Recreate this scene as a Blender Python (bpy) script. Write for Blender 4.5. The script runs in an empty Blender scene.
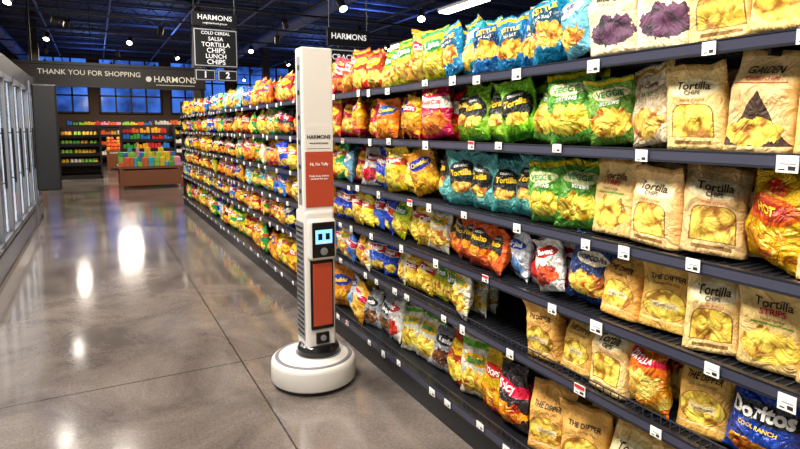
import bpy, math, random
from mathutils import Matrix, Vector, Euler, noise
R = random.Random(11)
scene = bpy.context.scene
try:
    scene.view_settings.view_transform = 'Standard'
except Exception:
    pass

# ------------------------------------------------------------ helpers
def lin(h):
    if isinstance(h, (tuple, list)): return tuple(h[:3])
    h = h.lstrip('#'); o = []
    for i in (0, 2, 4):
        c = int(h[i:i+2], 16)/255
        o.append(c/12.92 if c <= .04045 else ((c+.055)/1.055)**2.4)
    return tuple(o)
def c4(h): return lin(h)+(1.0,)

def mat(name, col, rough=.5, metal=0, emit=0, bump=0, bscale=40, var=0):
    m = bpy.data.materials.new(name); m.use_nodes = True
    nt = m.node_tree; b = nt.nodes['Principled BSDF']
    b.inputs['Base Color'].default_value = c4(col)
    b.inputs['Roughness'].default_value = rough
    b.inputs['Metallic'].default_value = metal
    if emit:
        b.inputs['Emission Color'].default_value = c4(col)
        b.inputs['Emission Strength'].default_value = emit
    tc = nt.nodes.new('ShaderNodeTexCoord')
    n = nt.nodes.new('ShaderNodeTexNoise'); n.inputs['Scale'].default_value = bscale
    nt.links.new(tc.outputs['Object'], n.inputs['Vector'])
    if bump:
        bp = nt.nodes.new('ShaderNodeBump'); bp.inputs['Strength'].default_value = bump
        bp.inputs['Distance'].default_value = .01
        nt.links.new(n.outputs['Fac'], bp.inputs['Height'])
        nt.links.new(bp.outputs['Normal'], b.inputs['Normal'])
    mr = nt.nodes.new('ShaderNodeMapRange')
    mr.inputs['To Min'].default_value = max(0, rough-.05); mr.inputs['To Max'].default_value = min(1, rough+.05)
    nt.links.new(n.outputs['Fac'], mr.inputs['Value']); nt.links.new(mr.outputs[0], b.inputs['Roughness'])
    return m

class MB:
    def __init__(s): s.v=[]; s.f=[]; s.m=[]; s.mats=[]
    def mi(s, m):
        if m not in s.mats: s.mats.append(m)
        return s.mats.index(m)
    def box(s, x0,x1,y0,y1,z0,z1,m, M=None):
        k=len(s.v); P=[(x0,y0,z0),(x1,y0,z0),(x1,y1,z0),(x0,y1,z0),(x0,y0,z1),(x1,y0,z1),(x1,y1,z1),(x0,y1,z1)]
        if M is not None: P=[tuple(M@Vector(p)) for p in P]
        s.v+=P; i=s.mi(m)
        for f in [(0,3,2,1),(4,5,6,7),(0,1,5,4),(1,2,6,5),(2,3,7,6),(3,0,4,7)]:
            s.f.append(tuple(k+a for a in f)); s.m.append(i)
    def lathe(s, prof, m, n=32, M=None, capm=None):
        k=len(s.v); i=s.mi(m)
        for (r,z) in prof:
            for a in range(n):
                p=Vector((r*math.cos(2*math.pi*a/n), r*math.sin(2*math.pi*a/n), z))
                s.v.append(tuple(M@p) if M is not None else tuple(p))
        for j in range(len(prof)-1):
            for a in range(n):
                b=(a+1)%n
                s.f.append((k+j*n+a,k+j*n+b,k+(j+1)*n+b,k+(j+1)*n+a)); s.m.append(i)
        s.f.append(tuple(k+a for a in reversed(range(n)))); s.m.append(s.mi(capm) if capm else i)
        s.f.append(tuple(k+(len(prof)-1)*n+a for a in range(n))); s.m.append(i)
    def cyl(s, p0, p1, r, m, n=12, capm=None, r2=None):
        p0=Vector(p0); p1=Vector(p1); d=p1-p0
        M=Matrix.Translation(p0)@d.to_track_quat('Z','Y').to_matrix().to_4x4()
        s.lathe([(r,0),(r if r2 is None else r2,d.length)], m, n, M, capm)
    def ball(s, c, r, m, n=8, rings=5, sq=1):
        prof=[(max(1e-4,r*math.sin(math.pi*j/rings)), -r*sq*math.cos(math.pi*j/rings)) for j in range(rings+1)]
        s.lathe(prof, m, n, Matrix.Translation(Vector(c)))
    def obj(s, name, parent=None, bevel=0, smooth=False, loc=None, seg=3):
        me=bpy.data.meshes.new(name); me.from_pydata(s.v,[],s.f)
        for m in s.mats: me.materials.append(m)
        me.polygons.foreach_set('material_index', s.m)
        if smooth: me.polygons.foreach_set('use_smooth',[True]*len(s.f))
        me.update()
        o=bpy.data.objects.new(name,me); scene.collection.objects.link(o)
        if loc: o.location=loc
        if parent: o.parent=parent
        if bevel:
            b=o.modifiers.new('bevel','BEVEL'); b.width=bevel; b.segments=seg; b.limit_method='ANGLE'
            if smooth is False:
                me.polygons.foreach_set('use_smooth',[True]*len(s.f))
                w=o.modifiers.new('wn','WEIGHTED_NORMAL')
        return o

def empty(name, loc=(0,0,0)):
    e=bpy.data.objects.new(name,None); e.location=loc; e.empty_display_size=.2
    scene.collection.objects.link(e); return e

def text_data(body, size, bold=.0, extrude=0, spacing=1.0, line=1.0):
    cu=bpy.data.curves.new('t','FONT'); cu.body=body; cu.size=size
    cu.align_x='CENTER'; cu.align_y='CENTER'; cu.offset=bold*size; cu.extrude=extrude
    cu.space_character=spacing; cu.space_line=line; cu.resolution_u=3
    o=bpy.data.objects.new('t',cu); scene.collection.objects.link(o)
    dg=bpy.context.evaluated_depsgraph_get()
    me=bpy.data.meshes.new_from_object(o.evaluated_get(dg))
    bpy.data.objects.remove(o); bpy.data.curves.remove(cu)
    return me
def text_obj(name, body, size, m, loc, rot=(math.pi/2,0,0), parent=None, bold=0, spacing=1., line=1., extrude=.001, width=None):
    me=text_data(body,size,bold,extrude,spacing,line); me.name=name; me.materials.clear(); me.materials.append(m)
    if width:
        xs=[v.co.x for v in me.vertices]; k=width/(max(xs)-min(xs))
        for v in me.vertices: v.co.x*=k; v.co.y*=k
    o=bpy.data.objects.new(name,me); scene.collection.objects.link(o)
    o.location=loc; o.rotation_euler=rot
    if parent: o.parent=parent
    return o

# ------------------------------------------------------------ materials
black=mat('black_paint','#0e0f12',.45)
dark=mat('dark_metal','#1b1d22',.4,.3)
wire=mat('black_wire','#4a4b55',.35,.6)
rail=mat('ticket_rail','#22242c',.3,.2)
railp=mat('ticket_rail_plastic','#3e3f50',.22,.1)
white=mat('white_card','#f5f3ee',.5)
redc=mat('red_card','#c8202a',.5)
ink=mat('ink','#222222',.6)
robw=mat('robot_shell','#d8d3cb',.35)
robg=mat('robot_grey','#77777a',.4)
robk=mat('robot_black','#0c0d10',.2)
orange=mat('orange_panel','#ae4229',.4)
scr=mat('screen_glow','#6fb4ff',.3,0,1.6)
scrd=mat('screen_dark','#0a1220',.1)
steel=mat('brushed_steel','#85888f',.35,.6)
wood=mat('wood','#8a4f2c',.55,bump=.2)
woodd=mat('dark_wood_board','#2b211c',.5)
lampw=mat('lamp_face','#fff4e0',.4,0,18)
tube=mat('tube_lamp','#fdfcff',.4,0,10)
freezl=mat('freezer_led','#dfeaff',.4,0,1.6)

def floor_mat():
    m=bpy.data.materials.new('polished_concrete'); m.use_nodes=True; nt=m.node_tree; N=nt.nodes; L=nt.links
    b=N['Principled BSDF']; tc=N.new('ShaderNodeTexCoord')
    n1=N.new('ShaderNodeTexNoise'); n1.inputs['Scale'].default_value=1.3; n1.inputs['Detail'].default_value=9; n1.inputs['Roughness'].default_value=.7; n1.inputs['Distortion'].default_value=.6
    n2=N.new('ShaderNodeTexNoise'); n2.inputs['Scale'].default_value=70; n2.inputs['Detail'].default_value=4
    L.new(tc.outputs['Object'],n1.inputs['Vector']); L.new(tc.outputs['Object'],n2.inputs['Vector'])
    r=N.new('ShaderNodeValToRGB'); r.color_ramp.elements[0].position=.33; r.color_ramp.elements[0].color=c4('#544b47')
    r.color_ramp.elements[1].position=.68; r.color_ramp.elements[1].color=c4('#857a72'); L.new(n1.outputs['Fac'],r.inputs[0])
    mx=N.new('ShaderNodeMixRGB'); mx.blend_type='MULTIPLY'; mx.inputs[0].default_value=.45
    r2=N.new('ShaderNodeValToRGB'); r2.color_ramp.elements[0].position=.38; r2.color_ramp.elements[0].color=(.5,.5,.5,1); r2.color_ramp.elements[1].position=.6
    L.new(n2.outputs['Fac'],r2.inputs[0]); L.new(r.outputs[0],mx.inputs[1]); L.new(r2.outputs[0],mx.inputs[2])
    sp=N.new('ShaderNodeSeparateXYZ'); L.new(tc.outputs['Object'],sp.inputs[0])
    def M(op,a,bv=None):
        q=N.new('ShaderNodeMath'); q.operation=op
        for i,x in enumerate((a,bv)):
            if x is None: continue
            if isinstance(x,(int,float)): q.inputs[i].default_value=x
            else: L.new(x,q.inputs[i])
        return q.outputs[0]
    def joint(o,off,per):
        f=M('FRACT',M('DIVIDE',M('ADD',o,-off+per/2+per*20),per)); d=M('MULTIPLY',M('ABSOLUTE',M('SUBTRACT',f,.5)),per)
        return M('LESS_THAN',d,.005)
    j=M('MAXIMUM',joint(sp.outputs[0],.76,3.6),joint(sp.outputs[1],3.55,3.6))
    m3=N.new('ShaderNodeMixRGB'); L.new(j,m3.inputs[0]); L.new(mx.outputs[0],m3.inputs[1]); m3.inputs[2].default_value=c4('#332f2c')
    L.new(m3.outputs[0],b.inputs['Base Color'])
    mr=N.new('ShaderNodeMapRange'); mr.inputs['To Min'].default_value=.06; mr.inputs['To Max'].default_value=.19
    L.new(n1.outputs['Fac'],mr.inputs['Value']); L.new(mr.outputs[0],b.inputs['Roughness'])
    b.inputs['Specular IOR Level'].default_value=1.0
    return m
# ------------------------------------------------------------ room shell
X0,X1,Y0,Y1,H=-7,18,-3,32,5.2
fl=MB(); fl.box(X0,X1,Y0,Y1,-.1,0,floor_mat()); fl.obj('floor')
ceilm=mat('ceiling_paint','#1e2840',.8)
wallm=mat('wall_paint','#5a4636',.8)
walld=mat('wall_dark','#20242f',.8)
c=MB(); c.box(X0,X1,Y0,Y1,H,H+.1,ceilm); c.obj('ceiling')
w=MB(); w.box(X0-.1,X0,Y0,Y1,0,H,walld); w.obj('wall_left')
w=MB(); w.box(X1,X1+.1,Y0,Y1,0,H,walld); w.obj('wall_right')
w=MB(); w.box(X0,X1,Y0-.1,Y0,0,H,walld); w.obj('wall_front')
w=MB(); w.box(X0,X1,Y1,Y1+.1,0,H,wallm); w.obj('wall_back')
def dusk_mat():
    m=bpy.data.materials.new('dusk_window_glass'); m.use_nodes=True; nt=m.node_tree; b=nt.nodes['Principled BSDF']
    tc=nt.nodes.new('ShaderNodeTexCoord'); n=nt.nodes.new('ShaderNodeTexNoise'); n.inputs['Scale'].default_value=.8; n.inputs['Detail'].default_value=5
    nt.links.new(tc.outputs['Object'],n.inputs['Vector']); r=nt.nodes.new('ShaderNodeValToRGB')
    r.color_ramp.elements[0].position=.35; r.color_ramp.elements[0].color=c4('#142a60'); r.color_ramp.elements[1].position=.65; r.color_ramp.elements[1].color=c4('#3a6cd0')
    nt.links.new(n.outputs['Fac'],r.inputs[0]); nt.links.new(r.outputs[0],b.inputs['Emission Color']); b.inputs['Emission Strength'].default_value=1.5
    b.inputs['Base Color'].default_value=(.01,.02,.05,1); b.inputs['Roughness'].default_value=.08
    return m
dusk=dusk_mat()
for k,(xa,xb) in enumerate([(-6.5,-3.5),(-3,-.2),(.3,3.1),(3.6,6.4),(7,10),(10.5,13.5),(14,17)]):
    w=MB(); w.box(xa,xb,Y1-.05,Y1-.01,2.3,4.9,dusk)
    for q in range(5):
        x=xa+(xb-xa)*q/4; w.box(x-.04,x+.04,Y1-.12,Y1-.01,2.25,4.95,black)
    for z in (2.27,3.1,3.9,4.92): w.box(xa,xb,Y1-.12,Y1-.01,z-.04,z+.04,black)
    w.obj('window_%d'%(k+1))
w=MB()
for k in range(9):
    y=-1+k*3.6
    w.box(X1-.05,X1-.01,y,y+2.6,3.2,4.7,dusk); w.box(X1-.1,X1-.01,y-.05,y+.02,3.1,4.8,black)
w.obj('window_8')
jst=mat('joist_paint','#35456e',.6); duct=mat('duct_metal','#4a5c8c',.45,.2)
s=MB()
y=9
while y<Y1:
    s.box(X0,X1,y,y+.08,4.86,4.92,jst); s.box(X0,X1,y,y+.08,5.12,5.19,jst)
    x=X0
    while x<X1-.6:
        s.cyl((x,y+.04,4.9),(x+.3,y+.04,5.15),.015,jst,5); s.cyl((x+.3,y+.04,5.15),(x+.6,y+.04,4.9),.015,jst,5); x+=.6
    y+=1.7
s.obj('ceiling_joists')
pd=empty('ceiling_ducts_and_pipes')
d=MB()
for x,r,z in ((-2.6,.2,4.62),(5.4,.2,4.62),(11,.2,4.62)):
    d.cyl((x,0,z),(x,Y1-.3,z),r,duct,20)
    yy=1
    while yy<Y1-1: d.cyl((x,yy,z),(x,yy+.06,z),r+.025,duct,20); yy+=2.4
d.obj('air_ducts',pd,smooth=True)
p=MB()
for x,z in ((-1.2,4.7),(.5,4.75),(2.4,4.6),(4.1,4.7),(8,4.6),(13,4.6)): p.cyl((x,0,z),(x,Y1-.3,z),.03,duct,8)
for yy in (14.5,18.4,23,27): p.cyl((X0+.1,yy,4.78),(X1-.2,yy,4.78),.035,duct,8)
p.obj('ceiling_pipes',pd,smooth=True)  # plain ceiling pipes of no particular use
e=pd; t=MB()
def head(x,y,z,face=(0,-1,-1.2),r=.06,L=.18):
    f=Vector(face).normalized(); p0=Vector((x,y,z)); t.cyl(p0+f*L,p0,r,black,14,lampw); t.cyl((x,y,z),(x,y,z+.16),.012,black,6)
for yy in (13.2,15.5,18,21,25,29):
    t.box(-6,17,yy-.02,yy+.02,4.16,4.2,black)
    x=-5.4+R.random()
    while x<16.5:
        if yy>14 or x>3 or x<-.5:
            away=R.random()<.35
            head(x,yy,4.02,(R.uniform(-.5,.5),.9 if away else -1,R.uniform(-1.6,-.8)),.07 if yy<19 else .06,.2)
        x+=R.uniform(1.2,2.3)
    for x in (-4,0,4,8,12): t.cyl((x,yy,4.2),(x,yy,H),.008,black,5)
for x in (4.4,6.4,9.2):
    t.box(x-.02,x+.02,2,13,4.16,4.2,black)
    for yy in (5.0,6.6,8.2,10.2): head(x,yy+x*.1,4.02,(R.uniform(-1,.2),-.8,-1),.08,.24)
    for yy in (3,8,12.5): t.cyl((x,yy,4.2),(x,yy,H),.008,black,5)
t.obj('track_light_heads',e,smooth=False)
f=empty('linear_ceiling_light'); q=MB()
for (x,y0,y1,zz) in ((7.0,9.3,10.9,4.05),(9.0,16,17.5,4.2)):
    q.box(x-.14,x+.14,y0,y1,zz+.04,zz+.1,white); q.box(x-.12,x+.12,y0+.03,y1-.03,zz,zz+.04,tube)
    for yy in (y0+.2,y1-.2): q.cyl((x,yy,zz+.1),(x,yy,H),.006,black,5)
q.obj('fixtures',f)

# ------------------------------------------------------------ header board
e=empty('header_sign_board'); h=MB()
h.box(-4.5,2.35,14,14.08,2.42,2.86,woodd)
h.box(-4.5,2.35,13.97,14.11,2.84,2.9,black); h.box(-4.5,2.35,13.97,14.11,2.38,2.43,black)
for x in (-4,-1.1,2.3): h.cyl((x,14.04,2.86),(x,14.04,H),.02,black,8)
h.cyl((2.28,14.04,0),(2.28,14.04,2.42),.05,black,10); h.box(2.13,2.43,13.9,14.2,0,.04,black)
h.cyl((-1.9,14.04,0),(-1.9,14.04,2.42),.05,black,10)
h.obj('board',e)
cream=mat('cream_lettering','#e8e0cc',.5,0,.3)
text_obj('lettering','THANK YOU FOR SHOPPING',.24,cream,(-.02,13.985,2.68),parent=e,bold=.006,width=1.95)
text_obj('logo','HARMONS',.24,cream,(1.68,13.985,2.6),parent=e,bold=.01,width=.9)
h=MB(); h.cyl((1.12,13.99,2.6),(1.12,13.97,2.6),.06,cream,16); h.box(1.27,2.1,13.975,13.985,2.47,2.48,cream); h.obj('logo_mark',e)

# ------------------------------------------------------------ aisle signs
e=empty('hanging_aisle_sign'); h=MB(); sy=9.0; sx=1.68
h.box(sx-.33,sx+.33,sy,sy+.04,3.04,3.24,black)
h.box(sx-.33,sx+.33,sy,sy+.04,2.42,3.01,black)
frm=mat('sign_frame','#b9bcc4',.4)
h.box(sx-.315,sx+.315,sy-.004,sy,2.44,2.99,frm); h.box(sx-.3,sx+.3,sy-.008,sy-.003,2.455,2.975,black)
for a in (-.165,.165):
    h.box(sx+a-.15,sx+a+.15,sy,sy+.04,2.22,2.39,black); h.box(sx+a-.14,sx+a+.14,sy-.004,sy,2.23,2.38,frm); h.box(sx+a-.128,sx+a+.128,sy-.008,sy-.003,2.242,2.368,black)
for a in (-.3,.3): h.cyl((sx+a,sy+.02,2.25),(sx+a,sy+.02,H),.008,black,6)
h.obj('panels',e)
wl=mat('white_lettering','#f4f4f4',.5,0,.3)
text_obj('logo','HARMONS',.2,wl,(sx,sy-.004,3.16),parent=e,bold=.008,width=.5)
text_obj('tagline','neighborhood grocer',.05,wl,(sx,sy-.004,3.08),parent=e,width=.36)
for k,(tx,wd) in enumerate([('COLD CEREAL',.42),('SALSA',.22),('TORTILLA',.42),('CHIPS',.27),('LUNCH',.3),('CHIPS',.27)]):
    text_obj('line_%d'%k,tx,.1,wl,(sx,sy-.012,2.93-k*.086),parent=e,bold=.008,width=wd)
text_obj('number_1','1',.13,wl,(sx-.165,sy-.012,2.305),parent=e,bold=.02)
text_obj('number_2','2',.13,wl,(sx+.165,sy-.012,2.305),parent=e,bold=.02)
e=empty('hanging_aisle_sign'); h=MB()
h.box(2.72,3.32,7,7.04,2.58,2.8,black); h.box(2.72,3.32,7,7.04,1.98,2.55,black)
h.box(2.74,3.3,6.996,7,2.0,2.53,frm); h.box(2.755,3.285,6.992,6.997,2.015,2.515,black)
for a in (2.75,3.29): h.cyl((a,7.02,2.1),(a,7.02,H),.008,black,6)
h.obj('panels',e); text_obj('logo','HARMONS',.15,wl,(3.02,6.994,2.7),parent=e,bold=.015,width=.5)
text_obj('lines','CRACKERS\nCOOKIES\nNUTS',.1,wl,(3.02,6.99,2.33),parent=e,bold=.01)

# ------------------------------------------------------------ gondola shelving
LX=1.47; BX=1.97; GY0=-1.6; GY1=11.8
ZS=[1.731,1.435,1.127,.856,.591]
G=empty('stocked_snack_shelving'); g=G
h=MB(); h.box(BX,BX+.04,GY0,GY1,.0,2.02,dark); h.obj('back_panel',g)
h=MB()
y=GY0
while y<=GY1+.01:
    h.box(BX-.02,BX,y-.02,y+.02,.2,2.05,black)
    for z in ZS: h.box(LX+.06,BX-.01,y-.004,y+.004,z-.045,z-.012,black)
    y+=1.2183
h.obj('uprights',g)
h=MB(); h.box(LX+.02,BX,GY0,GY1,0,.13,black); h.box(LX-.01,BX,GY0,GY1,.13,.19,dark); h.box(LX-.02,LX-.01,GY0,GY1,.145,.192,rail); h.box(LX-.024,LX-.02,GY0,GY1,.155,.185,railp)
h.obj('base_deck',g)
for k,z in enumerate(ZS):
    h=MB(); h.box(LX+.01,BX,GY0,GY1,z-.007,z-.005,dark)
    y=GY0
    while y<GY1:
        h.box(LX+.01,BX,y,y+.004,z-.011,z-.001,wire); y+=.028 if y<5 else .06
    for q in range(8): h.box(LX+.03+q*.06,LX+.036+q*.06,GY0,GY1,z-.016,z-.011,wire)
    h.box(LX,LX+.012,GY0,GY1,z-.034,z+.004,rail); h.box(LX-.004,LX,GY0,GY1,z-.028,z-.002,railp)
    h.box(LX-.006,LX,GY0,GY1,z-.034,z-.029,rail); h.box(LX-.006,LX,GY0,GY1,z,z+.004,rail)
    h.obj('shelf_%d'%(k+1),g)
h=MB()
for z,xx in ((ZS[4],LX+.014),(.19,LX-.004)):
    y=GY0
    while y<5.5: h.box(xx,xx+.003,y,y+.003,z,z+.03,wire); y+=.032
    h.box(xx-.002,xx+.002,GY0,5.5,z+.028,z+.032,wire)
h.obj('wire_fences',g)
h=MB(); h.box(LX+.02,BX+.04,GY1,GY1+.03,0,2.02,dark); h.obj('end_panel',g)
h=MB()
for z in ZS+[.19]:
    y=.62+R.random()*.1
    while y<GY1-.1:
        wd=R.choice((.038,.042,.05)); ht=R.choice((.03,.036,.042)); zt=z+R.choice((0,.008,-.006)); x=LX-.012 if z>.2 else LX-.032
        red=R.random()<.14 or (z==ZS[2] and y<.8)
        h.box(x,x+.003,y,y+wd,zt-ht,zt,white)
        if red: h.box(x-.001,x,y+.002,y+wd-.002,zt-ht*.4,zt-.002,redc)
        h.box(x-.001,x,y+.006,y+wd*.45,zt-ht*.85,zt-ht*.62,ink)
        h.box(x-.001,x,y+wd*.6,y+wd-.006,zt-ht*.85,zt-ht*.78,ink)
        h.box(x-.001,x,y+.006,y+wd-.01,zt-ht*.5,zt-ht*.46,robg)
        y+=R.uniform(.14,.42)
h.obj('price_tags',g)

# ------------------------------------------------------------ bags
def bag_mat(name, base, layers, rough=.3, spec=.5, bump=.35, foil=True):
    m=bpy.data.materials.new(name); m.use_nodes=True; nt=m.node_tree; N=nt.nodes; L=nt.links
    b=N['Principled BSDF']; uv=N.new('ShaderNodeUVMap')
    def M(op,*a):
        q=N.new('ShaderNodeMath'); q.operation=op
        for i,x in enumerate(a):
            if isinstance(x,(int,float)): q.inputs[i].default_value=x
            else: L.new(x,q.inputs[i])
        return q.outputs[0]
    oi=N.new('ShaderNodeObjectInfo'); rnd=oi.outputs['Random']
    nz=N.new('ShaderNodeTexNoise'); nz.inputs['Scale'].default_value=7; nz.inputs['Detail'].default_value=3; L.new(uv.outputs[0],nz.inputs['Vector'])
    sp=N.new('ShaderNodeSeparateXYZ'); L.new(uv.outputs[0],sp.inputs[0])
    nw=N.new('ShaderNodeTexNoise'); nw.inputs['Scale'].default_value=2.5; nw.noise_dimensions='4D'; L.new(uv.outputs[0],nw.inputs['Vector']); L.new(M('MULTIPLY',rnd,20.),nw.inputs['W'])
    s3=N.new('ShaderNodeSeparateXYZ'); L.new(nw.outputs['Color'],s3.inputs[0])
    wa=.12 if foil else .03
    U=M('ADD',sp.outputs[0],M('MULTIPLY',M('SUBTRACT',s3.outputs[0],.5),wa)); V=M('ADD',sp.outputs[1],M('MULTIPLY',M('SUBTRACT',s3.outputs[1],.5),wa))
    def colsock(c):
        if isinstance(c,tuple) and c[0]=='chips':
            vv=N.new('ShaderNodeVectorMath'); vv.operation='MULTIPLY'; vv.inputs[1].default_value=(.72,1,1); L.new(uv.outputs[0],vv.inputs[0])
            va=N.new('ShaderNodeVectorMath'); va.operation='ADD'; L.new(vv.outputs[0],va.inputs[0]); L.new(rnd,va.inputs[1])
            wn=N.new('ShaderNodeVectorMath'); wn.operation='SCALE'; wn.inputs['Scale'].default_value=.06; L.new(nz.outputs['Color'],wn.inputs[0])
            vb=N.new('ShaderNodeVectorMath'); vb.operation='ADD'; L.new(va.outputs[0],vb.inputs[0]); L.new(wn.outputs[0],vb.inputs[1])
            vo=N.new('ShaderNodeTexVoronoi'); vo.inputs['Scale'].default_value=c[3]; L.new(vb.outputs[0],vo.inputs['Vector'])
            s2=N.new('ShaderNodeSeparateXYZ'); L.new(vo.outputs['Color'],s2.inputs[0])
            k=M('MULTIPLY',M('ADD',M('MULTIPLY',s2.outputs[0],.5),M('MULTIPLY',nz.outputs['Fac'],.95)),M('SUBTRACT',1.15,M('MULTIPLY',M('MULTIPLY',vo.outputs['Distance'],vo.outputs['Distance']),1.7)))
            rr=N.new('ShaderNodeValToRGB'); rr.color_ramp.elements[0].position=.08; rr.color_ramp.elements[0].color=c4(c[1]); rr.color_ramp.elements[1].position=.6; rr.color_ramp.elements[1].color=c4(c[2])
            L.new(k,rr.inputs[0]); return rr.outputs[0]
        r=N.new('ShaderNodeRGB'); r.outputs[0].default_value=c4(c); return r.outputs[0]
    cur=colsock(base)
    g1=N.new('ShaderNodeTexNoise'); g1.inputs['Scale'].default_value=3.2 if foil else 25; g1.inputs['Distortion'].default_value=2 if foil else 0; L.new(uv.outputs[0],g1.inputs['Vector'])
    gr=N.new('ShaderNodeValToRGB'); gr.color_ramp.elements[0].position=.42; gr.color_ramp.elements[0].color=(.66,.66,.66,1) if foil else (.88,.86,.84,1); gr.color_ramp.elements[1].position=.58; gr.color_ramp.elements[1].color=(1,1,1,1)
    L.new(g1.outputs['Fac'],gr.inputs[0]); mg=N.new('ShaderNodeMixRGB'); mg.blend_type='MULTIPLY'; mg.inputs[0].default_value=.8; L.new(cur,mg.inputs[1]); L.new(gr.outputs[0],mg.inputs[2]); cur=mg.outputs[0]
    for l in layers:
        kind,cx,cy,rx,ry,col=l
        a=M('DIVIDE',M('SUBTRACT',U,cx),rx); bb=M('DIVIDE',M('SUBTRACT',V,cy),ry)
        if kind=='ell': msk=M('LESS_THAN',M('ADD',M('MULTIPLY',a,a),M('MULTIPLY',bb,bb)),1.)
        elif kind=='blob': msk=M('LESS_THAN',M('ADD',M('ADD',M('MULTIPLY',a,a),M('MULTIPLY',bb,bb)),M('MULTIPLY',nz.outputs['Fac'],2.2)),2.1)
        elif kind=='rect': msk=M('LESS_THAN',M('MAXIMUM',M('ABSOLUTE',a),M('ABSOLUTE',bb)),1.)
        elif kind=='tri': msk=M('LESS_THAN',M('MAXIMUM',M('ADD',M('ABSOLUTE',a),M('MULTIPLY',M('ADD',bb,1.),.5)),M('MULTIPLY',bb,-1.)),1.)
        elif kind=='diag': msk=M('LESS_THAN',M('ABSOLUTE',M('ADD',bb,M('MULTIPLY',M('SUBTRACT',U,.5),rx/ry))),1.)
        elif kind=='arch': msk=M('MULTIPLY',M('LESS_THAN',M('ADD',M('MULTIPLY',M('MULTIPLY',a,a),M('MULTIPLY',a,a)),M('MAXIMUM',M('MULTIPLY',M('MULTIPLY',bb,bb),bb),0.)),1.),M('GREATER_THAN',bb,-1.))
        mx=N.new('ShaderNodeMixRGB'); L.new(msk,mx.inputs[0]); L.new(cur,mx.inputs[1]); L.new(colsock(col),mx.inputs[2]); cur=mx.outputs[0]
    hs=N.new('ShaderNodeHueSaturation'); L.new(M('ADD',.475,M('MULTIPLY',rnd,.05)) if foil else M('ADD',.492,M('MULTIPLY',rnd,.016)),hs.inputs['Hue'])
    L.new(M('ADD',.86,M('MULTIPLY',M('FRACT',M('MULTIPLY',rnd,7.3)),.3)),hs.inputs['Value']); L.new(cur,hs.inputs['Color'])
    hs.inputs['Saturation'].default_value=1.06
    L.new(hs.outputs[0],b.inputs['Base Color'])
    b.inputs['Roughness'].default_value=rough; b.inputs['Specular IOR Level'].default_value=spec+(.2 if foil else 0)
    if foil: b.inputs['Metallic'].default_value=.12
    n=N.new('ShaderNodeTexNoise'); n.noise_dimensions='4D'; n.inputs['Scale'].default_value=3.2; n.inputs['Detail'].default_value=4; n.inputs['Distortion'].default_value=1.6; L.new(uv.outputs[0],n.inputs['Vector']); L.new(M('MULTIPLY',rnd,30.),n.inputs['W'])
    rg=M('ABSOLUTE',M('SUBTRACT',n.outputs['Fac'],.5))
    bp=N.new('ShaderNodeBump'); bp.inputs['Strength'].default_value=bump; bp.inputs['Distance'].default_value=.1
    L.new(rg,bp.inputs['Height']); L.new(bp.outputs['Normal'],b.inputs['Normal'])
    return m
sstep=lambda x:(lambda q:q*q*(3-2*q))(max(0,min(1,x)))
def NZ(x,y,z): return noise.noise(Vector((x,y,z)))
def chip_surf(u,t,w,h,d,seed,side):
    qb=max(0,min(1,(t-.02)/.32)); qt=max(0,min(1,(.935-t)/.5))
    prof=math.sin(qb*math.pi/2)**.65*math.sin(qt*math.pi/2)**.7
    T=d/2*prof*(1-abs(u)**2.4)**.75+.0012
    wf=1-.10*prof
    edge=1-abs(u)**3
    wr=.005*math.sin(u*17+seed)*math.exp(-qt*5)*(1 if qt>0 else .25)+.004*math.sin(u*13+seed*2)*math.exp(-qb*5)
    cre=abs(NZ(u*1.7+seed*3,t*3.4,side*2.+seed))-.18
    cre2=NZ(u*3.4,t*6+seed,seed*2+side)
    wr+=prof*edge*(.038*cre+.009*cre2)*side*-1
    fold=.05*math.sin(seed*2.3)*sstep((t-.8)/.2)
    bend=.014*NZ(u*1.2,t*2,seed*5)
    x=u*w/2*wf+.014*NZ(t*4,seed,u*.5)
    z=t*h*(1-.05*NZ(u*1.5,seed*3,0)*t)-abs(fold)*.35*sstep((t-.8)/.2)
    return (x, -side*T+wr+fold*.6+bend, z)
def kraft_surf(u,t,w,h,d,seed,side):
    prof=1 if t<.6 else (1-.88*sstep((t-.6)/.32))
    T=d/2*prof*(max(0,1-abs(u)**7))**.45*(1+.08*math.sin(t*7+seed))+.001
    wr=.022*(abs(NZ(u*1.6+seed*2,t*3.2,seed+side))-.15)+.010*NZ(u*3,t*7,seed*3+side)
    wf=1-.07*math.sin(math.pi*min(1,t*1.1))+.04*NZ(t*3,seed*4,1)
    top=sstep((t-.62)/.38)
    return (u*w/2*wf+.022*math.sin(seed*3)*t, -side*T+wr*min(1,t*5)*(1-abs(u)**4)+.045*math.sin(seed)*top+.011*math.sin(u*6+seed)*top, t*h*(1-.07*NZ(u*1.3,seed,2)*t))
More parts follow.
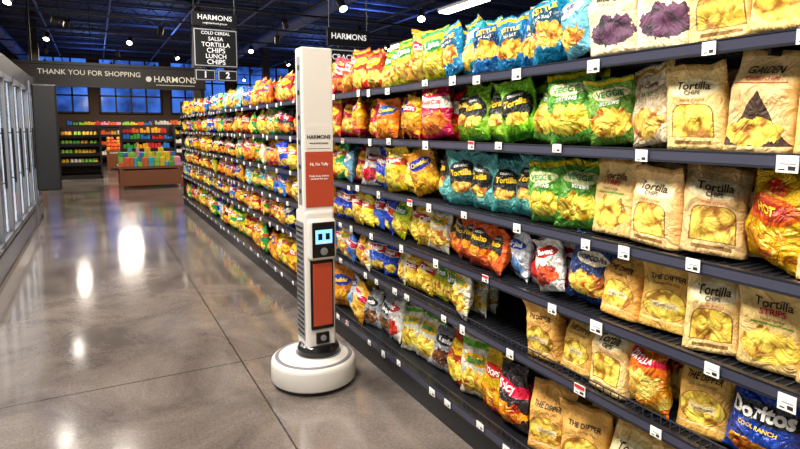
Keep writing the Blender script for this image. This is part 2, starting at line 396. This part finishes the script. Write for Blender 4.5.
def make_bag(name, surf, w,h,d,seed,m,texts):
    NU,NV=18,22; v=[];f=[];mi=[];uvs=[]
    us=[math.sin(math.pi/2*(-1+2*i/NU)) for i in range(NU+1)]
    for side in (1,-1):
        for j in range(NV+1):
            t=j/NV
            for u in us: v.append(surf(u,t,w,h,d,seed,side)); uvs.append(((u+1)/2,t))
    n1=(NU+1)*(NV+1)
    idx=lambda s,j,i:s*n1+j*(NU+1)+i
    for j in range(NV):
        for i in range(NU):
            f.append((idx(0,j,i),idx(0,j,i+1),idx(0,j+1,i+1),idx(0,j+1,i)))
            f.append((idx(1,j,i+1),idx(1,j,i),idx(1,j+1,i),idx(1,j+1,i+1)))
        f.append((idx(0,j,NU),idx(1,j,NU),idx(1,j+1,NU),idx(0,j+1,NU)))
        f.append((idx(1,j,0),idx(0,j,0),idx(0,j+1,0),idx(1,j+1,0)))
    for i in range(NU):
        f.append((idx(1,0,i),idx(1,0,i+1),idx(0,0,i+1),idx(0,0,i)))
        f.append((idx(0,NV,i),idx(0,NV,i+1),idx(1,NV,i+1),idx(1,NV,i)))
    mi=[0]*len(f); mats=[m]
    for (body,cx,cy,tw,mt,bold,rot) in texts:
        me=text_data(body,1,bold); xs=[q.co.x for q in me.vertices]; k=tw/(max(xs)-min(xs)); base=len(v)
        if mt not in mats: mats.append(mt)
        ca,sa=math.cos(rot),math.sin(rot)
        for q in me.vertices:
            x=(q.co.x*ca-q.co.y*sa)*k*w+cx*w; z=(q.co.x*sa+q.co.y*ca)*k*w+cy*h
            u=max(-.97,min(.97,x/(w/2))); t=max(.02,min(.98,z/h)); P=surf(u,t,w,h,d,seed,1)
            v.append((P[0],P[1]-.003,P[2])); uvs.append((.5,.5))
        for pl in me.polygons: f.append(tuple(base+a for a in pl.vertices)); mi.append(mats.index(mt))
        bpy.data.meshes.remove(me)
    me=bpy.data.meshes.new(name); me.from_pydata(v,[],f)
    for x in mats: me.materials.append(x)
    me.polygons.foreach_set('material_index',mi); me.polygons.foreach_set('use_smooth',[True]*len(f))
    ul=me.uv_layers.new(name='UVMap')
    for lp in me.loops: ul.data[lp.index].uv=uvs[lp.vertex_index]
    me.update(); return me

ty=mat('print_yellow','#ffd21e',.35); tw_=mat('print_white','#f7f5ee',.35); tb=mat('print_brown','#4a3320',.6); tk=mat('print_black','#15110d',.5); tr=mat('print_red','#c3141c',.35); tg=mat('print_green','#1f7a3a',.4); tn=mat('print_navy','#14306e',.4)
CH=('chips','#b46c1a','#ffe46a',8); CO=('chips','#b0400c','#ffb43a',8); CD=('chips','#1c0f1f','#5a3450',8); CK=('chips','#94601c','#fbdc68',7); CB=('chips','#2a150a','#8a5a2e',9)
KR='#e2b062'; KR2='#eecd8e'
V={}
def add(name,kind,w,h,d,base,layers,texts,rough=.22,bump=.75):
    m=bag_mat(name+'_print',base,layers,rough,.5,bump,kind=='c')
    V[name]=[make_bag(name,kraft_surf if kind=='k' else chip_surf,w,h,d,s,m,texts) for s in (1.3,4.1,7.7,2.6,5.9)]; V[name].append((w,h,d,kind))
add('kraft_yellow','k',.185,.265,.1,KR2,[('arch',.5,.34,.36,.2,'#7b5c32'),('arch',.5,.34,.34,.19,CK),('rect',.5,.965,.6,.03,'#c59b5e'),('ell',.5,.72,.42,.11,'#f4e4b8'),('rect',.5,.08,.3,.022,'#8b6a3a')],
    [('Tortilla',0,.745,.56,tb,.02,0),('CHIPS',0,.665,.26,tb,.02,0),('stone ground',0,.58,.4,tr,.0,0)],.6,.45)
add('kraft_round','k',.185,.255,.1,KR,[('ell',.5,.34,.42,.22,'#9b6a32'),('ell',.5,.34,.4,.21,CK),('rect',.5,.34,.26,.045,'#ecd6a4'),('rect',.5,.97,.6,.025,'#b98c50'),('rect',.5,.12,.42,.015,KR2)],
    [('THE DIPPER',0,.72,.66,tk,.02,0),('corn tortilla chips',0,.64,.5,tb,.0,0),('organic corn',0,.34,.4,tb,.0,0),('NET WT 12 OZ',0,.06,.3,tb,0,0)],.6,.45)
add('kraft_blob','k',.19,.26,.1,'#e8c884',[('blob',.5,.28,.42,.2,CK),('rect',.5,.97,.6,.025,'#b98c50'),('rect',.5,.54,.3,.012,'#7a9a3a')],
    [('Tortilla',0,.77,.54,tb,.02,0),('STRIPS',0,.68,.36,tr,.02,0),('hand made',0,.6,.32,tb,.0,0)],.6,.45)
add('kraft_triangle','k',.23,.305,.11,'#e6c48c',[('rect',.5,.69,.4,.006,'#a33b1e'),('tri',.5,.34,.5,.28,'#3a2414'),('blob',.5,.2,.42,.14,CK),('rect',.5,.97,.6,.025,'#caa468')],
    [('GARDEN',0,.81,.5,tk,.02,0),('TORTILLA CHIPS',0,.73,.5,tr,.01,0)],.6,.45)
add('cream_purple','k',.185,.25,.09,'#efdfb8',[('blob',.5,.3,.40,.2,CD),('rect',.5,.97,.6,.02,'#d9c190')],
    [('Blue Corn',0,.75,.56,tk,.02,0),('TORTILLA CHIPS',0,.66,.46,tr,.01,0)],.6,.4)
add('cream_yellow','c',.19,.28,.08,'#efe0b4',[('blob',.5,.25,.4,.18,CK),('rect',.5,.9,.5,.03,'#c9a53a')],[('PITA CHIPS',0,.7,.56,tb,.02,0),('SEA SALT',0,.6,.4,tg,.01,0)],.5)
add('red_yellow','c',.2,.28,.1,'#cc1f1c',[('blob',.5,.26,.5,.2,CH),('ell',.5,.66,.42,.12,'#ffd21e'),('rect',.5,.93,.6,.04,'#e8b400')],[('CORN CHIPS',0,.66,.6,tr,.03,.1)])
add('red_orange','c',.2,.28,.1,'#e03a1a',[('blob',.5,.28,.46,.2,CO),('diag',.5,.66,.15,.1,'#f7f0dc')],[('BARBECUE',0,.66,.66,tr,.03,-.12),('CHIPS',0,.84,.4,ty,.03,0)])
add('yellow','c',.21,.29,.11,'#fbcb0f',[('blob',.5,.24,.5,.2,CH),('ell',.5,.64,.36,.16,'#ffe98c'),('diag',.5,.64,.12,.07,'#d0141c')],[('Classic',0,.64,.58,tw_,.03,.1)])
add('yellow_red','c',.21,.29,.11,'#ffc81a',[('blob',.5,.3,.5,.16,CO),('ell',.5,.7,.4,.1,'#d8141c'),('rect',.5,.08,.6,.06,'#d8141c')],[('SCOOPS',0,.7,.6,tw_,.03,.0)])
add('yellow_green','c',.2,.28,.1,'#d6d42a',[('blob',.5,.26,.45,.18,CH),('rect',.5,.93,.6,.05,'#3c9a3a'),('ell',.5,.66,.4,.12,'#3c9a3a')],[('Lime',0,.66,.5,tw_,.03,.1)])
add('green_wave','c',.2,.28,.1,'#2f9a3e',[('blob',.5,.24,.42,.16,CH),('ell',.5,.66,.38,.14,'#ffe14a'),('diag',.5,.66,.12,.06,'#d0141c')],[('Onion',0,.66,.5,tw_,.03,.1)])
add('orange','c',.2,.28,.1,'#f28418',[('blob',.5,.26,.48,.2,CO),('ell',.5,.66,.42,.13,'#1a4a9c')],[('Cheddar',0,.66,.66,ty,.03,.08)])
add('blue','c',.2,.28,.1,'#1f58c8',[('blob',.5,.2,.36,.13,CH),('diag',.5,.66,.14,.1,'#f4f4f4'),('diag',.5,.66,.14,.08,'#d0141c')],[('Ridges',0,.66,.56,tw_,.03,-.1)])
add('blue_yellow','c',.19,.28,.09,'#2a7fc0',[('ell',.5,.5,.42,.24,'#12456c'),('blob',.5,.36,.44,.18,CH),('rect',.5,.93,.6,.04,'#e8d23a')],[('KETTLE',0,.72,.6,ty,.03,0.08),('SEA SALT',0,.6,.44,tw_,.01,.08)])
add('teal_yellow','c',.19,.28,.09,'#2aa0a8',[('blob',.5,.28,.46,.2,CH),('ell',.5,.68,.42,.12,'#f6f2d2'),('rect',.5,.93,.6,.04,'#e8c81a')],[('AVOCADO OIL',0,.68,.66,tn,.03,0)])
add('teal_round','c',.19,.27,.09,'#6fc0c2',[('ell',.5,.54,.45,.28,'#0e1613'),('blob',.5,.34,.34,.1,CH),('rect',.5,.06,.6,.04,'#2d7f86')],[('ORGANIC',0,.72,.4,tw_,.02,0),('Tortilla',0,.6,.62,ty,.04,.06)],.3)
add('green_round','c',.19,.27,.09,'#8ac832',[('ell',.5,.54,.45,.28,'#0e1613'),('blob',.5,.34,.34,.1,CH),('rect',.5,.06,.6,.04,'#3f8a22')],[('ORGANIC',0,.72,.4,tw_,.02,0),('Tortilla',0,.6,.62,ty,.04,.06)],.3)
add('orange_round','c',.19,.27,.09,'#f4701a',[('ell',.5,.54,.42,.25,'#14100c'),('blob',.5,.34,.34,.1,CO),('rect',.5,.06,.6,.04,'#a83a10')],[('ORGANIC',0,.72,.4,tw_,.02,0),('Nacho',0,.6,.56,ty,.04,.06)],.3)
add('green_yellow','c',.19,.27,.09,'#7ab04a',[('blob',.5,.3,.44,.2,CH),('ell',.5,.72,.4,.1,'#efe9b0'),('rect',.5,.93,.6,.04,'#e8c21a')],[('VEGGIE',0,.72,.58,tg,.03,0),('straws',0,.6,.4,tw_,.02,0)])
add('navy_yellow','c',.19,.27,.09,'#1b2c6a',[('blob',.5,.3,.42,.18,CH),('ell',.5,.7,.36,.1,'#e9e2c0')],[('POPCORN',0,.7,.6,tn,.03,0)])
add('dark_yellow','c',.17,.26,.08,'#26211c',[('blob',.5,.3,.5,.26,CH),('rect',.5,.72,.4,.08,'#d9b93a')],[('POP',0,.72,.5,tk,.04,0)])
add('white_red','c',.19,.26,.09,'#f2efe8',[('blob',.5,.28,.42,.18,('chips','#7c1420','#e8553a',9)),('ell',.5,.7,.4,.1,'#c3141c')],[('Sweet',0,.7,.5,tw_,.03,.05)])
add('white_blue','c',.19,.26,.09,'#e8edf4',[('blob',.5,.28,.42,.18,('chips','#14306e','#7fb0e8',9)),('ell',.5,.7,.4,.1,'#1b4fb4')],[('Original',0,.7,.56,tw_,.03,.05)])
add('white_yellow','c',.19,.27,.09,'#f4eed2',[('blob',.5,.3,.46,.2,CH),('rect',.5,.92,.6,.05,'#6fb53a'),('ell',.5,.68,.4,.1,'#e8b400')],[('Baked',0,.68,.48,tg,.03,.05)])
add('silver','c',.19,.26,.09,'#c3c6cc',[('blob',.5,.3,.4,.18,CB),('ell',.5,.7,.38,.11,'#20242f')],[('Kettle',0,.7,.5,tw_,.03,.05)],.22)
add('light_blue','c',.19,.28,.09,'#7fc4e0',[('blob',.5,.26,.4,.16,CH),('ell',.5,.68,.4,.11,'#f4f4ee'),('rect',.5,.93,.6,.04,'#1b6ab4')],[('Sea Salt',0,.68,.56,tn,.03,.05)])
add('cheese_orange','c',.23,.27,.12,'#f08418',[('blob',.5,.34,.6,.34,('chips','#d08410','#ffea7a',5)),('diag',.5,.82,.1,.05,'#d8241a')],[('TORTILLA',0,.83,.6,tw_,.03,-.05)])
add('ranch_blue','c',.25,.28,.12,'#1440b8',[('ell',.5,.62,.5,.12,'#0a0d1c'),('blob',.5,.16,.42,.12,CO),('tri',.5,.9,.2,.07,'#1f8ae0')],[('Doritos',0,.62,.8,tw_,.04,.05),('COOL RANCH',0,.44,.5,ty,.02,0)])
add('orange_red_near','c',.2,.25,.1,'#f7b818',[('blob',.5,.24,.6,.2,CO),('ell',.5,.62,.46,.16,'#e2501a'),('ell',.5,.62,.36,.11,'#b81616')],[('HOT',0,.62,.36,ty,.03,0),('FRIES',0,.84,.4,tr,.03,0)])
add('black_red','c',.2,.28,.1,'#2a2022',[('blob',.5,.26,.46,.18,CO),('diag',.5,.66,.15,.09,'#d8241a')],[('Spicy',0,.66,.56,tw_,.03,-.1)])
add('purple','c',.2,.28,.1,'#7a2a8a',[('blob',.5,.26,.46,.18,CO),('ell',.5,.66,.4,.13,'#ffd21e')],[('Chili',0,.66,.5,tr,.03,.1)])

cnt=[0]
def put(name,x,y,z,yaw=0,lean=0,sc=1,roll=0):
    V_=V[name]; me=V_[R.randint(0,4)]; k=V_[5][3]; cnt[0]+=1
    o=bpy.data.objects.new(('kraft_bag_%d' if k=='k' else 'chip_bag_%d')%cnt[0],me); scene.collection.objects.link(o)
    o.rotation_euler=(Matrix.Rotation(math.radians(-90+yaw),3,'Z')@Matrix.Rotation(math.radians(roll),3,'Y')@Matrix.Rotation(math.radians(-lean),3,'X')).to_euler()
    o.location=(x,y,z+abs(math.sin(math.radians(roll)))*.085+(abs(math.sin(math.radians(lean)))*.04 if k=='k' else 0)); o.scale=(sc*R.uniform(.94,1.05),sc*R.uniform(.9,1.15),sc); o.parent=G
    return o
def row(z, segs, y, hmax):
    for (yend,names) in segs:
        if names is None: y=yend; continue
        i=0; rep=R.randint(1,2)
        while y<yend:
            n=names[i%len(names)]
            w,h,d,k=V[n][5]; sc=min(1.08,hmax/h)*(R.uniform(.88,1.0) if k=='k' else R.uniform(.84,1.02))
            if k=='k': yaw=R.uniform(-8,26); lean=R.uniform(-3,8); roll=R.uniform(-5,5)
            else:
                yaw=R.uniform(-24,30); lean=R.uniform(-4,14); roll=R.uniform(-11,11)
                if R.random()<.18: roll*=1.9
            xf=LX+.03+d*sc/2+R.uniform(0,.035); step=w*sc*(R.uniform(.93,1.03) if k=='k' else R.uniform(.72,.88))
            if k=='c' and R.random()<.2: xf-=.035
            yc=y+step/2
            put(n,xf,yc,z+.001,yaw,lean,sc,roll)
            put(n,xf+d*.98,yc+R.uniform(-.04,.04),z+.001,R.uniform(-14,14),R.uniform(0,6),min(sc*1.03,hmax/h*1.02)*R.uniform(.97,1.0),R.uniform(-4,4))
            if yc<6 : put(n,xf+d*1.9,yc+R.uniform(-.01,.01),z,R.uniform(-5,5),0,sc*.98,R.uniform(-2,2))
            y+=step
            rep-=1
            if rep<=0: i+=1; rep=R.choice((1,1,2)) if yc>3 else R.choice((1,2,2))
far=['yellow','orange','red_yellow','yellow_red','yellow','blue','red_orange','yellow_green','green_wave','yellow','blue','yellow_red','teal_yellow','orange','yellow','navy_yellow','black_red','green_wave','red_orange','red_yellow','light_blue','white_yellow']
def sh(l=far): l=l*3; R.shuffle(l); return l
row(ZS[0],[(.99,['kraft_yellow','kraft_blob']),(1.28,['cream_purple']),(1.44,['light_blue','blue_yellow']),(2.0,['blue_yellow','blue_yellow','teal_yellow']),(2.3,['teal_yellow','blue_yellow','yellow_green']),(3.05,['yellow_green','yellow','yellow_green']),(4.6,['red_yellow','yellow_red','red_orange']),(6.2,['orange','red_yellow','yellow','yellow_red']),(8.0,['blue','yellow','light_blue','green_wave']),(11.7,sh())],-.9,.27)
row(ZS[1],[(.7,['kraft_blob']),(.88,['kraft_triangle']),(1.02,['kraft_yellow']),(1.17,['cream_yellow']),(1.3,['green_yellow']),(1.42,['dark_yellow']),(1.64,['green_yellow','teal_yellow']),(2.2,['green_round']),(2.9,['red_orange','yellow_red','orange']),(4.4,['red_yellow','yellow_red','red_yellow','yellow']),(11.7,sh())],-.9,.275)
row(ZS[2],[(.62,['kraft_yellow']),(.74,['orange_red_near']),(1.34,['kraft_yellow','kraft_blob']),(1.7,['green_yellow','yellow_green','green_wave']),(2.45,['teal_round']),(2.8,['orange','yellow','white_yellow']),(3.6,['blue','white_red','red_yellow','light_blue']),(11.7,sh())],-.9,.275)
row(ZS[3],[(1.32,['kraft_blob','kraft_yellow','kraft_round']),(1.46,['navy_yellow']),(1.82,['white_red','white_blue','blue']),(2.35,['orange_round']),(2.9,['white_yellow','yellow','yellow_green']),(3.8,['blue','yellow','blue']),(11.7,sh())],-.9,.245)
row(ZS[4],[(.6,['kraft_round']),(.8,['ranch_blue']),(.96,['kraft_round']),(1.16,['cheese_orange']),(1.66,['kraft_yellow','kraft_round']),(2.12,None),(2.9,['white_yellow','yellow_green','yellow']),(4,['blue','white_yellow','yellow']),(11.7,sh())],-.9,.245)
row(.19,[(1.65,['kraft_yellow','kraft_round']),(1.85,['black_red']),(2.3,['yellow_red','white_yellow','red_yellow']),(2.75,['silver','white_yellow','white_yellow']),(3.2,['white_red','silver','navy_yellow']),(3.6,['yellow','white_blue']),(11.7,sh())],-.9,.31)

# ------------------------------------------------------------ robot
rb=empty('shelf_scanning_robot',(1.085,3.09,0)); px,py=.03,.0
h=MB(); h.lathe([(.225,.0),(.235,.004),(.235,.03)],robk,48); h.obj('wheel_skirt',rb)
h=MB(); h.lathe([(.236,.022),(.246,.026),(.25,.035),(.25,.125),(.246,.142),(.236,.152),(.222,.158),(.12,.17)],robw,64); h.obj('base',rb,smooth=True)
h=MB(); h.lathe([(.225,.153),(.228,.1575),(.224,.1605),(.218,.1600)],robg,64); h.obj('base_seam',rb,smooth=True)
h=MB(); h.lathe([(.125,.16),(.125,.2),(.115,.222),(.1,.232)],robk,40,Matrix.Translation((px,py,0))); h.lathe([(.135,.16),(.135,.172)],robg,40,Matrix.Translation((px,py,0))); h.obj('collar',rb,smooth=False)
h=MB(); h.box(px-.092,px+.088,py-.075,py+.11,.2,1.03,robw); h.obj('body',rb,bevel=.022)
h=MB(); h.box(px-.0945,px-.09,py-.04,py+.09,.26,.96,robg)
for k in range(22): h.box(px-.097,px-.094,py-.03,py+.08,.29+k*.03,.302+k*.03,robk)
h.obj('side_vent',rb)
h=MB(); h.box(px-.07,px+.07,py-.09,py-.07,.33,.76,robk); h.obj('panel_bezel',rb,bevel=.012)
h=MB(); h.box(px-.058,px+.058,py-.094,py-.088,.355,.725,orange); h.obj('front_panel',rb,bevel=.004)
h=MB(); h.box(px-.04,px+.04,py-.09,py-.07,.245,.31,robk); h.cyl((px,py-.088,.28),(px,py-.1,.28),.018,robg,20,robk); h.obj('front_sensor',rb,bevel=.005)
h=MB(); h.box(px-.084,px+.084,py-.115,py-.05,.745,.985,robw); h.obj('display_head',rb,bevel=.025,seg=4)
h=MB(); h.box(px-.068,px+.068,py-.121,py-.11,.765,.968,robk); h.obj('display_glass',rb,bevel=.01)
h=MB(); h.box(px-.05,px+.05,py-.123,py-.12,.845,.925,scr)
h.box(px-.035,px-.01,py-.125,py-.122,.868,.905,scrd); h.box(px+.01,px+.035,py-.125,py-.122,.868,.905,scrd); h.box(px-.046,px+.046,py-.125,py-.122,.85,.858,tw_)
h.obj('display_face',rb)
h=MB(); h.lathe([(.022,0),(.022,.006),(.014,.008)],robg,20,Matrix.Translation((px,py-.119,.80))@Matrix.Rotation(math.pi/2,4,'X')); h.obj('camera_lens',rb)
h=MB(); h.box(px-.092,px+.092,py-.055,py+.06,1.0,1.95,robw); h.obj('mast',rb,bevel=.01)
h=MB(); h.box(px-.0935,px-.091,py-.025,py+.03,1.06,1.9,robg)
for k in range(6): h.cyl((px-.093,py,1.14+k*.14),(px-.097,py,1.14+k*.14),.014,robk,14)
h.obj('side_camera_strip',rb)
h=MB(); h.box(px-.08,px+.085,py-.06,py-.054,1.05,1.365,orange); h.obj('sign_panel',rb,bevel=.002)
h=MB(); h.box(px-.08,px+.085,py-.06,py-.054,1.367,1.515,robw); h.box(px-.07,px+.07,py-.0605,py-.06,1.382,1.386,robg); h.obj('logo_panel',rb)
text_obj('logo','HARMONS',.03,ink,(px,py-.062,1.45),parent=rb,bold=.02,width=.14)
text_obj('tagline','NEIGHBORHOOD GROCER',.01,ink,(px,py-.062,1.415),parent=rb,width=.11)
text_obj('greeting',"Hi, I'm Tally",.02,tw_,(px,py-.062,1.295),parent=rb,bold=.01,width=.11)
text_obj('greeting_small',"I help keep shelves\nstocked for you",.012,tw_,(px,py-.062,1.22),parent=rb,width=.12)

# ------------------------------------------------------------ freezer
fz=empty('glass_door_freezer'); FX=-.855
glass=bpy.data.materials.new('freezer_glass'); glass.use_nodes=True; b=glass.node_tree.nodes['Principled BSDF']
b.inputs['Base Color'].default_value=(.12,.17,.22,1); b.inputs['Roughness'].default_value=.03; b.inputs['Alpha'].default_value=.4; b.inputs['Specular IOR Level'].default_value=.9
fin=mat('freezer_interior','#8d979f',.5)
h=MB(); h.box(FX-.9,FX-.84,-2.5,11.3,0,2.33,dark); h.box(FX-.9,FX-.02,-2.5,11.3,2.12,2.33,dark); h.box(FX-.9,FX-.02,-2.5,11.3,0,.3,robg); h.box(FX-.02,FX,-2.5,11.3,.05,.26,steel)
h.box(FX-.9,FX,11.3,11.38,0,2.36,dark); h.box(FX-.9,FX,-2.58,-2.5,0,2.36,dark)
h.box(FX-.84,FX-.83,-2.5,11.3,.3,2.12,fin)
for z in (.3,.66,1.02,1.38,1.74): h.box(FX-.83,FX-.16,-2.5,11.3,z,z+.02,fin)
h.obj('cabinet',fz)
h=MB(); dw=13.8/18
for k in range(18):
    y0=-2.5+k*dw; y1=y0+dw
    for (a,b_) in ((y0,y0+.035),(y1-.035,y1)): h.box(FX-.03,FX+.01,a,b_,.3,2.1,steel)
    h.box(FX-.03,FX+.01,y0,y1,.3,.36,steel); h.box(FX-.03,FX+.01,y0,y1,2.04,2.1,steel)
    h.cyl((FX+.045,y0+.09,.9),(FX+.045,y0+.09,1.5),.012,black,8)
    for z in (.95,1.45): h.cyl((FX+.045,y0+.09,z),(FX,y0+.09,z),.008,black,6)
h.obj('door_frames',fz)
h=MB(); h.box(FX-.012,FX-.006,-2.5,11.3,.36,2.04,glass); h.obj('door_glass',fz)
h=MB()
for k in range(19): y0=-2.5+k*dw; h.box(FX-.06,FX-.045,y0-.012,y0+.012,.36,2.04,freezl)
h.obj('led_strips',fz)
pal=[mat('pack_%d'%i,c_,.5) for i,c_ in enumerate(['#d9e2ea','#2a5aa8','#b3262a','#e0a32a','#3f8a4a','#7a3f8a','#e7e1d0','#d8642a','#1b8a9a','#c84a7a'])]
h=MB()
for z in (.32,.68,1.04,1.4,1.76):
    y=-2.4
    while y<11.1:
        wd=R.uniform(.14,.26); h.box(FX-.7,FX-.2,y,y+wd-.015,z,z+R.uniform(.18,.28),R.choice(pal)); y+=wd
h.obj('frozen_packages',fz)
e=empty('black_sign_panel'); h=MB(); h.box(-.81,-.49,10.0,10.06,.55,2.16,black); h.obj('panel',e,bevel=.03)
h=MB(); h.box(-.84,-.825,9.99,10.09,.05,2.2,steel)
for z in (.7,1.9): h.box(-.84,-.8,10.02,10.05,z,z+.05,steel)
h.obj('bracket',e)

# ------------------------------------------------------------ far store displays
bright=[mat('prod_%d'%i,c_,.5) for i,c_ in enumerate(['#f0cc2a','#4aae42','#ee6422','#d8222c','#2478cc','#f4eee0','#9ad444','#f09abc','#f8b42a','#44b4c4'])]
def table(name,x0,x1,y0,y1,zt,n,hh,cols,box=True):
    e=empty(name); h=MB()
    h.box(x0,x1,y0,y1,zt-.06,zt,wood)
    for x in (x0+.03,x1-.11):
        for y in (y0+.03,y1-.11): h.box(x,x+.08,y,y+.08,0,zt-.06,wood)
    h.box(x0+.05,x1-.05,y0+.04,y0+.07,.06,zt-.1,wood); h.box(x0+.1,x1-.1,y0+.1,y1-.1,.15,.19,wood)
    h.obj('table',e,bevel=.006)
    h=MB()
    for j in range(3):
        x=x0+.04; yy=y0+.05+j*(y1-y0-.1)/3
        while x<x1-.12:
            wd=R.uniform(.08,.15); m=R.choice(cols); z=zt
            for q in range(n+j-R.randint(0,1)):
                if box: h.box(x,x+wd-.01,yy,yy+.2,z,z+hh-.006,m)
                else: h.ball((x+wd/2,yy+.1,z+hh/2),hh*.55,m)
                z+=hh
            x+=wd
    h.obj('products',e)
def tiers(name,x0,x1,y,hts,cols,ball=True,back=True):
    e=empty(name); h=MB(); D=.9
    h.box(x0,x1,y,y+D,0,.12,black)
    for x in (x0,x1-.05): h.box(x,x+.05,y,y+D,0,hts[-1]+.3,woodd)
    h.box(x0,x1,y+D-.03,y+D,0,hts[-1]+.3,woodd)
    for k,z in enumerate(hts): h.box(x0,x1,y+k*.1,y+D,z-.04,z,wood); h.box(x0,x1,y+k*.1-.02,y+k*.1,z-.05,z+.05,black)
    h.obj('stand',e)
    h=MB()
    for k,z in enumerate(hts):
        x=x0+.08
        while x<x1-.2:
            wd=R.uniform(.2,.38); m=R.choice(cols); wd=min(wd,x1-.06-x)
            a=x
            while a<x+wd-.05:
                for j in range(2):
                    if ball: h.ball((a+.05,y+k*.1+.07+j*.1,z+.05+j*.05),.052,m,7,4)
                    else: h.box(a,a+.085,y+k*.1+.02+j*.1,y+k*.1+.11+j*.1,z,z+R.uniform(.1,.22)+j*.03,m)
                a+=.1
            x+=wd
    h.obj('products',e)
table('display_table',.45,2.0,15.4,16.7,.55,2,.11,[bright[0],bright[1],bright[4],bright[9],bright[7],bright[0],bright[2],bright[6]])
tiers('produce_stand',-1.0,.15,19,[.45,.72,1.0,1.25],[bright[0],bright[1],bright[6],bright[6],bright[5],bright[8],bright[2]])
tiers('produce_stand',.7,2.35,20,[.5,.8,1.1,1.3],[bright[2],bright[3],bright[8],bright[5],bright[1],bright[4]],False)
tiers('grocery_rack',2.95,5.2,18.2,[.4,.8,1.2,1.6],bright,False)
tiers('grocery_rack',-4.4,-1.9,24,[.4,.8,1.2,1.6],bright,False)
tiers('grocery_rack',-.6,1.6,25,[.4,.8,1.2],[bright[2],bright[8],bright[5],bright[3]],False)
tiers('grocery_rack',2.2,5.0,26,[.4,.8,1.2,1.6],[bright[5],bright[2],bright[0]],False)
tiers('grocery_rack',-1.2,3.0,30,[.4,.8,1.2,1.6],bright,False)
table('display_table',-2.6,-1.2,16.8,18,.6,2,.12,bright,False)
table('display_table',.3,1.5,22.5,23.5,.7,2,.12,[bright[2],bright[8]],False)
h=MB()
for x,y in ((-1.6,21.5),(2.7,17.3),(6.5,24)):
    h.box(x-.14,x+.14,y-.14,y+.14,0,H-.01,woodd); h.box(x-.2,x+.2,y-.2,y+.2,0,.3,black)
h.obj('columns')

# ------------------------------------------------------------ lighting
def area(name,loc,target,sx,sy,pw,col=(1,1,1)):
    l=bpy.data.lights.new(name,'AREA'); l.shape='RECTANGLE'; l.size=sx; l.size_y=sy; l.energy=pw; l.color=col
    o=bpy.data.objects.new(name,l); scene.collection.objects.link(o); o.location=loc
    o.rotation_euler=(Vector(target)-Vector(loc)).to_track_quat('-Z','Y').to_euler(); return o
rig=empty('ceiling_light_fixtures'); h=MB()
WL=(1,.93,.83)
specs=[((-.3,y,3.9),(1.5,y,.9),.3,1.2,148) for y in (-.6,1.7,4.0,6.3,8.6)]+[((.2,9.9,4.0),(1.5,11.3,1),.4,.3,90),((-.62,15.6,3.95),(-.5,15.0,0),.2,.2,6),((-.72,11.0,3.95),(-.6,10.6,0),.2,.2,6)]
for k,(lo,ta,a_,b_,pw) in enumerate(specs):
    o=area('lamp_%d'%k,lo,ta,a_,b_,pw,WL); o.parent=rig
    Mx=o.rotation_euler.to_matrix().to_4x4(); Mx.translation=Vector(lo); h.box(-a_/2-.05,a_/2+.05,-b_/2-.05,b_/2+.05,.02,.1,black,Mx)
    h.cyl((lo[0],lo[1],3.95),(lo[0],lo[1],H),.01,black,6)
h.obj('housings',rig)
for k,(x,y,pw,sz) in enumerate(((3.3,17.2,420,1.2),(4.4,22,380,1.2),(-3.0,19.5,380,1.2),(1.2,28,230,.8),(9,9,180,1.2),(9,20,260,1.2),(-.6,23,45,.3))):
    o=area('store_light_%d'%k,(x,y,4.05),(x,y-.3,0),sz,sz,pw,(1,.88,.74)); o.parent=rig
for k,(x,y) in enumerate(((-1,14),(2,20),(0,26),(7,14),(8,22),(5,9))):
    o=area('blue_ceiling_fill_%d'%k,(x,y,4.2),(x,y,9),.5,.5,36,(.25,.42,1)); o.parent=rig  # added blue fill aimed upward to brighten the dark ceiling
o=area('freezer_side_fill',(-.9,5,1.2),(1,5,1.0),12,1.4,130,(1,.97,.92)); o.location=(FX-.04,4.4,1.2); o.rotation_euler=(0,-math.pi/2,0); o.data.size=1.6; o.data.size_y=13; o.parent=fz  # added fill lamp along the freezer front, lights the lower shelves
w=bpy.data.worlds.new('World'); scene.world=w; w.use_nodes=True
w.node_tree.nodes['Background'].inputs[0].default_value=(.1,.14,.3,1); w.node_tree.nodes['Background'].inputs[1].default_value=.3

# ------------------------------------------------------------ camera
cam=bpy.data.cameras.new('camera'); co=bpy.data.objects.new('camera',cam); scene.collection.objects.link(co)
cam.sensor_width=36; cam.lens=25.2; cam.shift_y=-37.5/800; cam.clip_start=.05
co.location=(0,0,1.5); co.rotation_euler=(math.radians(84),0,math.radians(-28.44)); scene.camera=co
